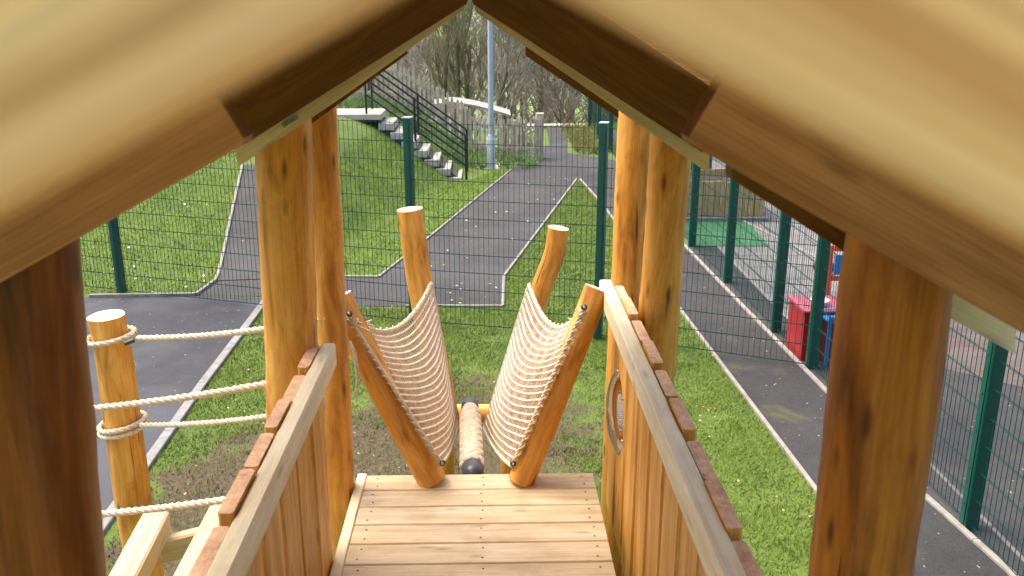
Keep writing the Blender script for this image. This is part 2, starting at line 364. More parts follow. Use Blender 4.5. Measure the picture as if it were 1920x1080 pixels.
def sheet(name, pts, z, material):
    mb = MB(); q = [V((p[0], p[1], z)) for p in pts]; mb.add(q, [tuple(range(len(q)))])
    o = mb.build(name, material)
    if o.data.polygons[0].normal.z < 0: o.data.flip_normals()
    return tag(o, kind='structure')
def ribbon(name, L, R, material, lift=.02, n=5):
    mb = MB(); k = len(L); vs = []
    for a, b in zip(L, R):
        for i in range(n+1):
            p = V(a).lerp(V(b), i/n); vs.append((p.x, p.y, hz(p.x, p.y)+lift))
    mb.add(vs, [(j*(n+1)+i, j*(n+1)+i+1, (j+1)*(n+1)+i+1, (j+1)*(n+1)+i) for j in range(k-1) for i in range(n)], sm=True)
    o = mb.build(name, material)
    if sum(p.normal.z for p in o.data.polygons) < 0: o.data.flip_normals()
    return tag(o, kind='structure')
def kerb(pts, w, material, lift=.03, name='kerb', joint=.915):
    """concrete edging laid in lengths along a line"""
    mb = MB(); pts = dense([V((p[0], p[1], 0)) for p in pts], .3)
    q = [V((p.x, p.y, hz(p.x, p.y)+lift-.05)) for p in pts]
    for i in range(0, len(q)-1):
        a, b = q[i], q[i+1]; d = (b-a).normalized()*.003
        if i % 3 == 0: a = a + d
        if i % 3 == 2: b = b - d
        mb.box(a, b + (b-a).normalized()*.0, w, .1, V((0, 0, 1)), .006)
    return tag(mb.build(name, material), kind='structure')
def Q(px, py): p = HIT(px, py); return (p.x, p.y)
# middle path: pts in order
mid_left = [Q(958, 320), Q(800, 450), Q(710, 521)]
mid_right = [Q(1082, 336), Q(945, 520), Q(943, 577)]
Fl = [PZ(170, 559), PZ(505, 556), PZ(640, 574)]
path_l_left = [Q(455, 312), Q(430, 425), Q(405, 528), Q(368, 556)]
path_l_right = [(path_l_left[0][0]+1.45, path_l_left[0][1]+.2), (-2.75, 14.2), (-2.2, 12.7), Q(642, 520)]
flat = [Q(368, 556), Q(405, 528), Q(642, 520), Q(710, 521), Q(800, 450), Q(958, 320), (.9, 22.2), (1.6, 24), (1.75, 28.2), (2.35, 28.2), (2.1, 24.5), (1.95, 22.6), (3.0, 21.4), (3.0, 19.6), Q(1082, 336), Q(945, 520), Q(943, 577), Q(760, 577), Q(640, 574), Q(505, 558)]
sheet('footpath', flat, .006, M['tarmac'])
ribbon('sloping_path', [p for p in dense([V((*a, 0)) for a in path_l_left[:3]], .5)], [p for p in [V((*path_l_right[0], 0)).lerp(V((*path_l_right[-1], 0)), t) for t in np.linspace(0, 1, len(dense([V((*a, 0)) for a in path_l_left[:3]], .5)))]], M['tarmac'], .016)
LK = [Q(503, 560), Q(380, 725), Q(265, 890), Q(178, 1012), (-2.4, 2.5), (-2.4, -3)]
sheet('tarmac_yard', LK + [(-14, -3), (-14, 10.9), Q(170, 559), Q(368, 557)], .008, M['tarmac_wet'])
RL = [Q(1088, 338), Q(1130, 385), Q(1262, 565), Q(1400, 750), Q(1540, 940), (1.75, 2.0), (1.7, -3)]
RR = [(2.98, 21.0), (3.0, 14.5), Q(1268, 447), Q(1400, 585), Q(1555, 745), Q(1720, 925), Q(1890, 1080), (3.0, -3)]
RR = [(3.0, 21.0), Q(1268, 447), Q(1400, 585), Q(1555, 745), Q(1720, 925), Q(1890, 1080)]
RR.append((RR[-1][0], -3))
sheet('side_path', RL + RR[::-1], .012, M['tarmac_side'])
FX = 3.24
sheet('gravel_strip', RR + [(3.42, -3), (3.42, 21)], .005, M['tarmac'])
sheet('playground_paving', [(3.42, -3), (3.42, 27), (12, 27), (12, -3)], .007, M['slabs'])
sheet('playground_tarmac', [(3.45, -3), (3.45, 9.0), (4.3, 9.0), (5.6, 8.2), (6.2, 5.2), (6.4, -3)], .011, M['tarmac'])
sheet('brick_paving', [(5.0, 7.75), (3.75, 8.9), (4.2, 10.2), (9, 10.2), (9, -3), (5.95, -3), (5.64, 5.2)], .0145, M['redpave'])
sheet('safety_turf', [PZ(1262, 417), PZ(1400, 417), PZ(1443, 463), PZ(1275, 463)], .016, M['mat'])
kerb(mid_left, .038, M['kerb']); kerb([Q(642, 480), Q(642, 521), Q(710, 521)], .038, M['kerb'])
kerb(mid_right + [Q(760, 577)], .038, M['kerb']); kerb(path_l_left + [Q(168, 558)], .04, M['kerb'], .045)
kerb(LK, .085, M['kerb_grey'], .035); kerb(RL, .036, M['kerb'], .035); kerb(RR, .045, M['kerb'], .035); kerb([(3.44, 8.6), (3.44, 21)], .05, M['kerb_grey'], .012)
kerb([PZ(1385, 412), PZ(1545, 492)], .05, M['kerb'], .03)
sheet('landing_pad', [PZ(872, 309), PZ(905, 318), PZ(936, 319), PZ(938, 300), PZ(872, 297)], .012, M['pad'])
sheet('far_kerb_strip', [(1.2, 28.1), (3.0, 28.1), (3.0, 28.6), (1.2, 28.6)], .02, M['pad'])

# ------------------------------------------------------------------ grass blades and daisies
def inside(poly, x, y):
    r = np.zeros(len(x), bool); n = len(poly)
    for i in range(n):
        x1, y1 = poly[i][0], poly[i][1]; x2, y2 = poly[(i+1) % n][0], poly[(i+1) % n][1]
        cnd = ((y1 > y) != (y2 > y)) & (x < (x2-x1)*(y-y1)/((y2-y1)+1e-12)+x1); r ^= cnd
    return r
def scatter(poly, dens):
    P = np.array([(p[0], p[1]) for p in poly]); lo, hi = P.min(0), P.max(0)
    n = int((hi[0]-lo[0])*(hi[1]-lo[1])*dens); x = rng.uniform(lo[0], hi[0], n); y = rng.uniform(lo[1], hi[1], n)
    k = inside(poly, x, y); return x[k], y[k]
def vnoise(x, y, s, o=0): return np.array([mnoise.noise(V((a*s+o, b*s, o))) for a, b in zip(x, y)])
lawn = [Q(503, 562), Q(380, 727), Q(265, 892), (-2.3, 3.6), (-2.3, 2.6), (1.72, 2.6), Q(1540, 944), Q(1400, 753), Q(1262, 568), Q(1130, 388), Q(1086, 338), Q(945, 520), Q(943, 580), Q(640, 578)]
bank = [Q(955, 321), Q(800, 452), Q(714, 519), Q(645, 518), (-2.4, 12.9), (-2.8, 14.5), (-2.6, 17.2), (-2.3, 18.6), (-.4, 18.8), (.1, 20.0)]
bank_l = [(-9, 11.0), Q(372, 553), Q(402, 526), Q(452, 316), (path_l_left[0][0], 17.0), (-9, 18)]
def grass(name, poly, dens, h, label, soil=True, w=.0034, lean=.9):
    material = M['blade'] if soil else M['bank_blade']
    x, y = scatter(poly, dens)
    if soil:
        s = soilf(x, y); nz = vnoise(x, y, 1.9) + .5*vnoise(x, y, 5.1, 3.3)
        k = (s - .6 + 1.0*nz + rng.uniform(-.18, .18, len(x))) < .0
        k |= rng.uniform(0, 1, len(x)) < .30
        x, y = x[k], y[k]
    nz = vnoise(x, y, 3.0, 9.1)
    hh = h*(1+.55*nz)*rng.uniform(.55, 1.3, len(x)); a = rng.uniform(0, 2*np.pi, len(x)) ; l = rng.uniform(.2, lean, len(x))*hh*1.3
    a2 = rng.normal(0, .9, len(x)) + 2.2*nz*2
    z = hgt(x, y); ww = w*rng.uniform(.7, 1.4, len(x))
    p0 = np.stack([x+np.cos(a)*ww, y+np.sin(a)*ww, z-.004], -1); p1 = np.stack([x-np.cos(a)*ww, y-np.sin(a)*ww, z-.004], -1)
    p2 = np.stack([x+np.cos(a2)*l, y+np.sin(a2)*l, z+hh], -1)
    vs = np.stack([p0, p1, p2], 1).reshape(-1, 3).astype(np.float32); n = len(x)
    me = bpy.data.meshes.new(name); me.vertices.add(3*n); me.vertices.foreach_set('co', vs.ravel())
    me.loops.add(3*n); me.loops.foreach_set('vertex_index', np.arange(3*n, dtype=np.int32)); me.polygons.add(n)
    me.polygons.foreach_set('loop_start', np.arange(0, 3*n, 3, dtype=np.int32)); me.update(calc_edges=True); me.validate()
    me.materials.append(material); o = bpy.data.objects.new(name, me); COL.objects.link(o)
    return tag(o, label, 'grass', kind='stuff')
grass('lawn_grass', lawn, 4200, .03, 'short green lawn grass around the play tower and between the tarmac paths')
grass('bank_grass', bank, 1500, .034, 'bright green grass on the sloping bank below the stone steps', False, .0055)
grass('verge_grass', bank_l, 1300, .034, 'bright green grass on the slope left of the rising path', False, .0055)
fx, fy = scatter([(-3.2, 20.9), (1.0, 20.9), (1.0, 20.45), (-3.2, 20.45)], 900)
def flecks(name, poly, dens, r, label, material, clump=0.15):
    x, y = scatter(poly, dens); k = vnoise(x, y, .9, 4.4) > clump; x, y = x[k], y[k]; mb = MB()
    for a, b in zip(x, y):
        z = hz(a, b)+.035; n = 5; rr = r*random.uniform(.5, 1.3); t = random.uniform(0, 6); tx, ty = random.uniform(-.5, .5), random.uniform(-.5, .5)
        mb.add([(a+rr*math.cos(t+i*1.2566), b+rr*math.sin(t+i*1.2566), z+rr*(tx*math.cos(t+i*1.2566)+ty*math.sin(t+i*1.2566))) for i in range(n)], [tuple(range(n))])
    return tag(mb.build(name, material), label, 'daisies' if 'dais' in name else 'litter', kind='stuff')
flecks('daisies', bank_l, 14, .015, 'white daisies dotted over the left grass slope', M['white'], .0)
flecks('fallen_leaves', lawn, 10, .011, 'pale dead leaves scattered over the lawn', plain('dead_leaf', (.36, .27, .14), .9, 0, .4, 9), -.1)
flecks('path_leaves', [Q(800, 452), Q(955, 322), Q(1080, 338), Q(945, 520), Q(943, 574), Q(760, 574)], 6, .016, 'pale leaf litter scattered on the grey tarmac path beyond the fence', plain('pale_leaf', (.5, .45, .36), .9, 0, .3, 9), -.2)

# ------------------------------------------------------------------ play tower
DZ = 1.6
tower = thing('play_tower', 'timber play tower with pitched roof, pale deck and plank sides', 'play tower', (0, 2.2, 0))
def wander(p0, p1, n, amp, seed):
    p0, p1 = V(p0), V(p1); out = []
    for i in range(n):
        t = i/(n-1); p = p0.lerp(p1, t)
        out.append(p + V((mnoise.noise(V((t*2.2, seed, 0))), mnoise.noise(V((t*2.2, seed, 7))), 0))*amp)
    return out
def post(x, y, r, ztop, material, seed, name='post', r1=None, amp=.03, xb=0):
    mb = MB(); pts = wander((x+xb, y, -.1), (x, y, ztop), 40, amp, seed); r1 = r1 or r*.96
    mb.tube(pts, [r+(r1-r)*i/39 for i in range(40)], 28, 0, True, 1, .075)
    return mb.build(name, [material, M['log_end']], tower, (x, y, 0))
post(-.665, 1.25, .092, 3.135, M['deep_shaded_log'], 1.3, amp=.015, xb=-.19)
post(.634, 1.345, .087, 3.145, M['shaded_log'], 5.1, amp=.015)
post(-.612, 2.74, .086, 3.15, M['log'], 2.2, xb=-.19)
post(-.60, 3.22, .062, 3.09, M['log'], 8.7)
post(.622, 3.10, .074, 3.06, M['log'], 3.9)
post(.583, 3.62, .072, 3.10, M['log'], 6.4)
# deck
mb = MB(); y = 3.305; xl, xr = -.502, .412
k = 0
while y > -1.6:  # unseen boards behind the camera, added to bounce light onto the bargeboards
    mb.box((xl, y-.0605, DZ-.014), (xr, y-.0605, DZ-.014+random.uniform(-.001, .001)), .121, .028, V((0, 0, 1)), .004); y -= .125; k += 1
deck_mb = mb
mb = MB(); mb.box((-.523, -1.6, DZ-.055), (-.523, 3.31, DZ-.055), .038, .12, V((0, 0, 1)), .004)
mb.box((.39, -1.6, DZ-.10), (.39, 3.29, DZ-.10), .04, .13, V((0, 0, 1)), .004)
mb.box((-.5, 3.24, DZ-.10), (.41, 3.24, DZ-.10), .045, .14, V((0, 0, 1)), .004); mb.box((-.5, 1.3, DZ-.10), (.41, 1.3, DZ-.10), .045, .14, V((0, 0, 1)), .004)
mb.build('deck_joist', M['pine'], tower, (0, 2.2, DZ))
mb = deck_mb
for i in range(14):
    yb_ = 3.305-.0605-i*.125
    for xx in (xl+.045, -.035, xr-.045):
        for e in (-.03, .03): mb.ell((xx+random.uniform(-.006, .006), yb_+e, DZ+.0005), (.0042, .0042, .0012), 8, 4, 1)
deck = mb.build('deck', [M['deck'], M['black']], tower, (0, 2.2, DZ))
# balustrades: planks (one mesh), handrail and porthole as sub-parts
def balustrade(side, xin, xout, yfar, ynear, tops, label):
    mb = MB(); t = .034; xp = xout + side*(t/2+.002)
    for (ya, yb, dz) in tops:
        w = yb-ya; yc = (ya+yb)/2; zt = 2.37+dz
        mb.box((xp+random.uniform(-.003, .003), yc, 1.40), (xp+random.uniform(-.003, .003), yc, zt), t, w, V((0, 1, 0)), .007, 0, 1)
    b = mb.build('balustrade', [M['plank'], M['plank_end']], tower, (xp, yc, DZ)); b['label'] = label
    mb = MB(); xc = (xin+xout)/2
    mb.box((xc, ynear, 2.33), (xc, yfar, 2.33), abs(xout-xin), .08, V((0, 0, 1)), .005)
    mb.build('handrail', M['pine'], b, (xc, yfar, 2.37))
    if 0: mb = MB(); mb.box((xc, ynear, 1.66), (xc, yfar-.02, 1.66), abs(xout-xin), .05, V((0, 0, 1)), .005)
    return b
def plankrow(ystart, yend, w, gap, hs):
    out = []; y = ystart; i = 0
    while y > yend:
        ww = w*random.uniform(.92, 1.06); out.append((y-ww, y, hs[i % len(hs)])); y -= ww+gap*random.uniform(.7, 1.3); i += 1
    return out
bl = balustrade(-1, -.502, -.548, 2.77, .55, plankrow(2.745, .6, .188, .024, [.004, -.012, .006, .002, .010, -.004, .004, .0]), 'left plank side with pale handrail, ending short of the deck edge')
br = balustrade(1, .438, .487, 3.47, .55, plankrow(3.42, .6, .196, .028, [-.01, .012, -.002, .010, .0, .006, -.008, .006]), 'right plank side with pale handrail and clear bubble window')
# bubble window in the right balustrade
yw = 3.17; zw = 1.93; mb = MB(); R = .165; xw = .487
rings = [(1.0, 0.0), (.93, .005), (.86, .012), (.7, .024), (.5, .033), (.28, .038), (.1, .04)]
vs = []; n = 40
for k, (rr, dx) in enumerate(rings):
    for j in range(n): a = 2*math.pi*j/n; vs.append((xw-.004-dx, yw+R*rr*math.cos(a), zw+R*rr*math.sin(a)))
mb.add(vs, [(k*n+j, k*n+(j+1) % n, (k+1)*n+(j+1) % n, (k+1)*n+j) for k in range(len(rings)-1) for j in range(n)], None, 0, True)
mb.add(vs[-n:], [tuple(range(n))], None, 0, True)
for j in range(6):
    a = 2*math.pi*(j+.3)/6; mb.tube([(xw-.002, yw+R*.965*math.cos(a), zw+R*.965*math.sin(a)), (xw-.010, yw+R*.965*math.cos(a), zw+R*.965*math.sin(a))], .006, 8, 1)
wn = mb.build('bubble_window', [M['acrylic'], M['steel']], br, (xw, yw, zw))
# roof: gable boards drawn as outlines in vertical planes, extruded in depth
YA, YB, YC = .15, 1.085, 2.53
def rafter(pa, pb, Yp, th, depth, s0, s1, material, name, parent, plumb=True, ch=.0):
    a, b = PY(*pa, Yp), PY(*pb, Yp); d = (b-a).normalized(); up = V((-d.z, 0, d.x)) if d.x > 0 else V((d.z, 0, -d.x))
    p0, p1 = a + d*s0, a + d*s1
    q0 = p0 + up*depth
    if plumb: q0 = p0 + V((0, 0, depth/abs(up.z)))
    mb = MB(); c = .006
    mb.poly([p0 + up*c, p0 + d*c, p1 - d*c, p1 + up*c, p1 + up*depth, q0], (0, th, 0), 0, d)
    mb2 = MB(); mb2.__dict__.update(mb.__dict__)
    o = mb2.build(name, [material, M['dark_shaded_rafter']], parent, p0)
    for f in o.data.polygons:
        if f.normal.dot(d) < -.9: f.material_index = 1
    return o
ca, cl, cr = (881, 4), (462, 268), (1292, 270)
# covering boards
mb = MB(); 
aC, lC, rC = PY(*ca, YC), PY(*cl, YC), PY(*cr, YC)
for b_ in (lC, rC):
    d = (b_-aC).normalized(); up = V((-d.z, 0, d.x)) if d.x > 0 else V((d.z, 0, -d.x))
    base = aC + V((0, 0, .165/abs(up.z))); base.x = -.03
    for i in range(8):
        c = base + d*(.07+i*.141); c1 = c + up*(.012 if i % 2 else .012)
        mb.box((c1.x, .372, c1.z), (c1.x, 3.30, c1.z), .1405, .022, up, .002)
roof = mb.build('roof', M['barge'], tower, (0, 1.8, 3.5)); roof['label'] = 'pitched roof of boards on timber rafters'
rafter((894, -121), (0, 381), YA, .05, .205, 0, 1.15, M['barge'], 'bargeboard', roof)
rafter((894, -121), (1920, 437), YA, .05, .205, 0, 1.15, M['barge'], 'bargeboard', roof)
rafter((462, 268), (0, 530), YB, .045, .145, 0, .85, M['rafter'], 'rafter', roof, False)
rafter((1286, 266), (1920, 626), YB, .045, .145, 0, .80, M['rafter'], 'rafter', roof, False)
rafter((879, 4), (462, 268), YC, .05, .16, 0, .74, M['dark_shaded_rafter'], 'ridge_rafter', roof)
rafter((884, 6), (1292, 270), YC, .05, .16, 0, .76, M['dark_shaded_rafter'], 'ridge_rafter', roof)
def edgeboard(pts, Yp, th, material, name='edge_board'):
    w = [PY(x, y, Yp) for x, y in pts]; mb = MB(); mb.poly(w, (0, th, 0), 0, (w[1]-w[0])); return mb.build(name, material, roof, w[0])
eb = edgeboard([(870, 18), (640, 183), (446, 313), (440, 262), (640, 140), (872, -8)], YC+.052, .035, M['pine'])
edgeboard([(892, 22), (1145, 197), (1330, 326), (1330, 282), (1145, 166), (892, -4)], YC+.052, .035, M['pine'])
edgeboard([(1702, 553), (1903, 664), (1905, 590), (1702, 478)], 1.445, .035, M['pine'])
w = [PY(x, y, 1.445) for x, y in [(1640, 520), (1903, 664), (1905, 590), (1640, 440)]]
mb = MB(); mb.poly([V((-p.x-.06, p.y, p.z)) for p in w], (0, .035, 0), 0, V((1, 0, .6))); mb.build('edge_board', M['pine'], roof, V((-w[0].x-.06, w[0].y, w[0].z)))
edgeboard([(1372, 336), (1700, 548), (1700, 480), (1372, 300)], 1.44, .04, M['dark_shaded_rafter'], 'back_rafter')
edgeboard([(765, 100), (762, 92), (560, 215), (560, 250)], 3.0, .04, M['dark_shaded_rafter'], 'back_rafter')
edgeboard([(985, 104), (1160, 222), (1160, 170), (985, 84)], 3.2, .04, M['dark_shaded_rafter'], 'back_rafter')
# timber grading stamp on the left pale edge board
mb = MB(); Ys = YC+.0505
mb.add([PY(x, y, Ys) for x, y in [(527, 232), (556, 213), (561, 221), (532, 240)]], [(0, 1, 2, 3)], None, 0)
for seg in ([(533, 230), (536, 236)], [(533, 230), (538, 227)], [(534.5, 233), (539, 230)], [(536, 236), (541, 233)], [(544, 224), (548, 230)], [(549, 221), (553, 227)], [(546, 226), (551, 224)]):
    a, b_ = [PY(x, y, Ys-.0007) for x, y in seg]; mb.box(a, b_, .0016, .0006, V((0, 1, 0)), .0001, 1)
mb.build('grading_stamp', [M['stamp'], M['ink']], roof, PY(540, 228, Ys))

# ------------------------------------------------------------------ V-shaped net bridge
br_o = thing('net_bridge', 'V-shaped rope net bridge between leaning orange logs beyond the deck', 'net bridge', (0, 3.8, 0))
def leanlog(pts, r, name, n=30, cut=None):
    c = curve(pts, 12); mb = MB(); mb.tube(c, [r*(1.03-.06*i/len(c)) for i in range(len(c))], 26, 0, True, 1, .07)
    return mb.build(name, [M['log'], M['log_end']], br_o, pts[0])
NLb, NLt = PZ(811, 903, DZ+.0), PY(634, 556, 3.345)
NRb, NRt = PZ(976, 903, DZ+.0), PY(1119, 540, 3.37)
leanlog([NLb, NLb.lerp(NLt, .5)+V((-.01, 0, 0)), NLt], .055, 'leaning_log')
leanlog([NRb, NRb.lerp(NRt, .5)+V((.006, 0, 0)), NRt], .052, 'leaning_log')
FLt, FLm, FLb = PY(768, 392, 4.36), PY(793, 560, 4.36), PY(842, 775, 4.36)
FRt, FRm, FRb = PY(1047, 427, 4.36), PY(1011, 555, 4.36), PY(932, 775, 4.36)
FLb.z -= .1; FRb.z -= .1
leanlog([FLb, FLm, FLt], .064, 'far_leaning_log'); leanlog([FRb, FRm, PY(1038, 480, 4.36), FRt], .053, 'far_leaning_log')
mb = MB(); bz = PY(880, 759, 4.44).z
mb.tube([PY(795, 775, 4.46), PY(980, 775, 4.46)], .05, 18, 0, True, 1, .04); bm = mb.build('cross_log', [M['log'], M['log_end']], br_o, (0, 4.46, bz))
mb = MB(); zc = PY(880, 775, 4.46).z
for xx in (-.25, .1): mb.tube([(xx, 4.48, -.05), (xx, 4.48, zc)], .05, 16, 0, True, 0, .05)
mb.build('support_post', M['log'], br_o, (0, 4.46, 0))
# rope-wrapped walking tube
t0 = V((PY(886, 880, 3.34).x, 3.335, 1.572)); t1 = V((PY(881, 790, 4.34).x, 4.38, 1.425))
mb = MB(); ax = frame(t1-t0); mb.tube([t0.lerp(t1, .08), t0.lerp(t1, .92)], .042, 16)
Rk = 17
for i in range(Rk):
    t = .12+.68*i/(Rk-1)
    for j in range(7):
        a = math.pi*2*(j+(i % 2)*.5)/7; c = t0.lerp(t1, t) + (ax[1]*math.cos(a)+ax[2]*math.sin(a))*.037
        rad = (ax[1]*math.cos(a)+ax[2]*math.sin(a)); tan = ax[0].cross(rad)
        tw = (ax[0]*.8+tan*.6*(1 if i % 2 else -1)).normalized()
        mb.ell(c, (.038, .024, .019), 8, 5, 0, (tw, rad.cross(tw), rad))
mb.build('plaited_rope_tube', M['plait'], br_o, t0)
for p, q in ((t0+ax[0]*-.02, t0.lerp(t1, .14)), (t0.lerp(t1, .87), t1)):
    mb = MB(); n = 10; pts = [p.lerp(q, i/n) for i in range(n+1)]
    rs = [.046*math.sqrt(max(.05, 1-(2*abs(i/n-.5))**4)) for i in range(n+1)]; mb.tube(pts, rs, 20); mb.build('rubber_collar', M['rubber'], br_o, p)
# nets
def net(A0, A1, B0, B1, sag, inward, nm):
    def P(u, v):
        p = A0.lerp(A1, v).lerp(B0.lerp(B1, v), u)
        s = sag*(1-v)**1.6 + .028
        p = p + V((inward*.05*math.sin(math.pi*v)*math.sin(math.pi*u), 0, -s*4*u*(1-u)))
        return p
    R = 21; Cn = 46; mb = MB(); mc = MB()
    for i in range(1, R):
        v = i/R; j = random.uniform(-.004, .004)
        mb.tube([P(k/18, min(1, v+j*math.sin(k*1.3))) for k in range(19)], .0045, 5)
        for k in range(0, Cn+1):   # knots
            mb.ell(P(k/Cn, v), (.0062, .0062, .0055), 5, 3)
    for k in range(1, Cn):
        u = k/Cn; mc.tube([P(u+.004*math.sin(q*2.1+k), q/20) for q in range(21)], .0034, 4)
    o = mb.build(nm, M['net'], br_o, A0); mc.build('fine_twine', M['net_dark'], o, A0)
    # border ropes
    mr = MB(); mr.rope([P(k/16, 0) for k in range(17)], .0105); mr.rope([P(0, k/14) for k in range(15)], .0085)
    mr.rope([P(1, k/14) for k in range(15)], .008); mr.rope([P(k/10, 1) for k in range(11)], .0085)
    for k in range(1, 19):      # lashing loops on the near log
        p = P(0, k/19); q = p + V((-inward*.012, -.012, .02)); mr.tube(curve([p, q, p+V((-inward*.03, .01, .012)), p+V((0, .004, -.004))], 4), .0034, 5)
    for k in range(14):         # twists along the top edge
        p = P((k+.5)/14, 0); mr.tube(curve([p+V((0, -.01, -.008)), p+V((0, .0, .016)), p+V((0, .012, -.012))], 4), .0036, 5)
    for k in range(10):         # loose ends
        p = P(random.uniform(0, .12), random.uniform(0, .06)); mr.tube(curve([p, p+V((random.uniform(-.03, .05), random.uniform(-.04, .02), random.uniform(0, .03))), p+V((random.uniform(-.03, .07), -.02, random.uniform(-.06, .02)))], 4), .0025, 4)
    mr.build('border_rope', M['rope'], o, A0)
    return o
nl = net(PY(652, 592, 3.285), PY(828, 870, 3.225), PY(809, 531, 4.28), PY(857, 802, 4.30), .115, 1, 'net'); nl['label'] = 'left rope net'
nr = net(PY(1094, 578, 3.29), PY(960, 874, 3.225), PY(992, 533, 4.28), PY(907, 802, 4.30), .115, -1, 'net'); nr['label'] = 'right rope net'
for (px, py, Yb, sx) in ((655, 588, 3.275, 1), (1095, 576, 3.29, -1), (962, 869, 3.20, -1), (830, 868, 3.20, 1)):
    p = PY(px, py, Yb); mb = MB(); mb.ell(p, (.013, .012, .013), 12, 8, 0); mb.ell(p+V((0, -.011, .003)), (.005, .003, .005), 8, 6, 1); mb.build('bolt_cap', [M['rubber'], M['steel']], br_o, p)

# ------------------------------------------------------------------ rope walk on the left
rw = thing('rope_walk', 'stepping beams and rope lines strung to a short log left of deck', 'rope walk', (-1.6, 3.3, 0))
LX, LY = PY(231, 800, 3.52).x, 3.52
ltop = PY(222, 592, LY).z
mb = MB(); pts = wander((LX+.01, LY, -.1), (LX-.0, LY, ltop), 40, .03, 4.7); mb.tube(pts, [.083-.012*i/39 for i in range(40)], 28, 0, True, 1, .06)
mb.build('end_log', [M['log'], M['log_end']], rw, (LX, LY, 0))
inner = V((-.60, 3.16, PY(612, 596, 3.16).z))
def rope_part(pts, r, nm='rope'):
    mb = MB(); mb.rope(pts, r); return mb.build(nm, M['rope'], rw, pts[0])
def sagline(a, b, s, n=12): return [a.lerp(b, i/n) + V((0, 0, -s*4*(i/n)*(1-i/n))) for i in range(n+1)]
a1 = PY(258, 634, 3.44); rope_part(sagline(inner, a1, .02), .0125)
a3 = PY(264, 797, 3.44); rope_part(sagline(V((-.64, 3.1, PY(515, 765, 3.1).z)), a3, .02), .0115)
def loop(z, dz, r=.0125, n=28):
    return [V((LX+(.079+r)*math.cos(a), LY+(.079+r)*math.sin(a), z+dz*math.cos(a))) for a in [2*math.pi*i/n for i in range(n+1)]]
rope_part(loop(PY(222, 643, LY-.08).z, .012), .0125, 'rope_loop'); zz = PY(222, 812, LY-.08).z
rope_part(loop(zz+.012, .014), .0115, 'rope_loop'); rope_part(loop(zz-.014, .012), .0115, 'rope_loop')
mb = MB(); mb.tube([a1+V((-.01, -.012, -.004)), a1+V((-.045, -.02, -.016))], .009, 10); mb.build('clip', M['rubber'], rw, a1)
rope_part(sagline(PY(520, 716, 2.80), PY(120, 771, 2.95), .01), .0125)
rope_part(sagline(PY(430, 936, 2.62), PY(120, 969, 2.75), .006), .0125)
def beam(p0, p1, w, t, nm='beam'):
    mb = MB(); mb.box(p0, p1, w, t, V((0, 0, 1)), .008, 0); return mb.build(nm, M['beam'], rw, p0)
bz = 1.52
b0, b1 = PZ(292, 959, bz), PZ(228, 1080, bz); d = (b1-b0); beam(b0-V((0, 0, .05)), b0+d*3.0-V((0, 0, .05)), .10, .10)
b0, b1 = PZ(420, 932, bz-.02), PZ(345, 1080, bz-.02); d = (b1-b0); beam(b0-V((0, 0, .05)), b0+d*2.4-V((0, 0, .05)), .085, .10)
c0, c1 = PZ(655, 922, 1.49), PZ(300, 1010, 1.43); beam(c0-V((0, 0, .05)), c1-V((0, 0, .05)), .05, .10, 'cross_beam')
mb = MB(); e = c1-V((-.1, -.03, 0)); mb.box((e.x, e.y+.05, -.1), (e.x, e.y+.05, 1.37), .09, .09); mb.build('beam_leg', M['pine'], rw, (e.x, e.y, 0))
# slack rope ends hanging beside the far left post
hr = thing('hanging_rope', 'slack beige rope tail hanging down the slim far left post', 'rope', (-.52, 3.1, 1.6))
mb = MB(); mb.rope(curve([PY(605, 742, 3.02), PY(607, 820, 3.02), PY(609, 895, 3.02), PY(605, 915, 3.02), PY(600, 890, 3.02), PY(601, 800, 3.02)], 6), .0085)
mb.rope(curve([PY(655, 640, 3.17), PY(666, 668, 3.15), PY(670, 720, 3.15), PY(664, 746, 3.16)], 6), .007); mb.build('rope', M['rope'], hr, PY(607, 820, 3.02))

# ------------------------------------------------------------------ welded mesh fences
def mesh_panel(a, b, h, parent, dx=.055, dy=.2, z0=.03, r=.0019):
    mb = MB(); a, b = V(a), V(b); d = b-a; L = d.length; d.normalize(); nrm = V((-d.y, d.x, 0)); n = int(L/dx)
    def bar(p, q, rr, e):
        x, y, z = frame(q-p, nrm); prof = [(-rr, -rr), (rr, -rr), (rr, rr), (-rr, rr)]
        vs = [p+y*s+z*t for s, t in prof]+[q+y*s+z*t for s, t in prof]
        mb.add(vs, [(0, 1, 5, 4), (1, 2, 6, 5), (2, 3, 7, 6), (3, 0, 4, 7)])
    for i in range(1, n): p = a+d*(L*i/n); bar(p+V((0, 0, z0)), p+V((0, 0, h)), r, 0)
    k = int((h-z0)/dy)
    for i in range(k+1):
        z = z0+.01+(h-z0-.03)*i/k
        for s in (-1, 1): bar(a+nrm*(s*.007)+V((0, 0, z)), b+nrm*(s*.007)+V((0, 0, z)), r*.95, 0)
    return mb.build('mesh_panel', M['wire'], parent, a)
def fence_post(p, d, h, parent, w=.085, t=.10):
    mb = MB(); p = V(p); mb.box(p+V((0, 0, -.1)), p+V((0, 0, h)), t, w, V(d), .006)
    x, y, z = frame(V((0, 0, 1)), V(d)); n = V(d).normalized(); side = V((-n.y, n.x, 0))
    for s in (-1, 1): mb.box(p+side*s*(t/2+.004)+V((0, 0, .05)), p+side*s*(t/2+.004)+V((0, 0, h-.05)), .006, .05, n, .002)
    for i in range(8): mb.box(p-side*(t/2+.012)+V((0, 0, .2+i*h/8.6)), p-side*(t/2)+V((0, 0, .2+i*h/8.6)), .016, .016, n, .002)
    o = mb.build('fence_post', M['green'], parent, p)
    mb = MB(); mb.box(p+V((0, 0, h+.002)), p+V((0, 0, h+.014)), t+.008, w+.008, n, .002); mb.build('post_cap', M['galv'], o, p+V((0, 0, h))); return o
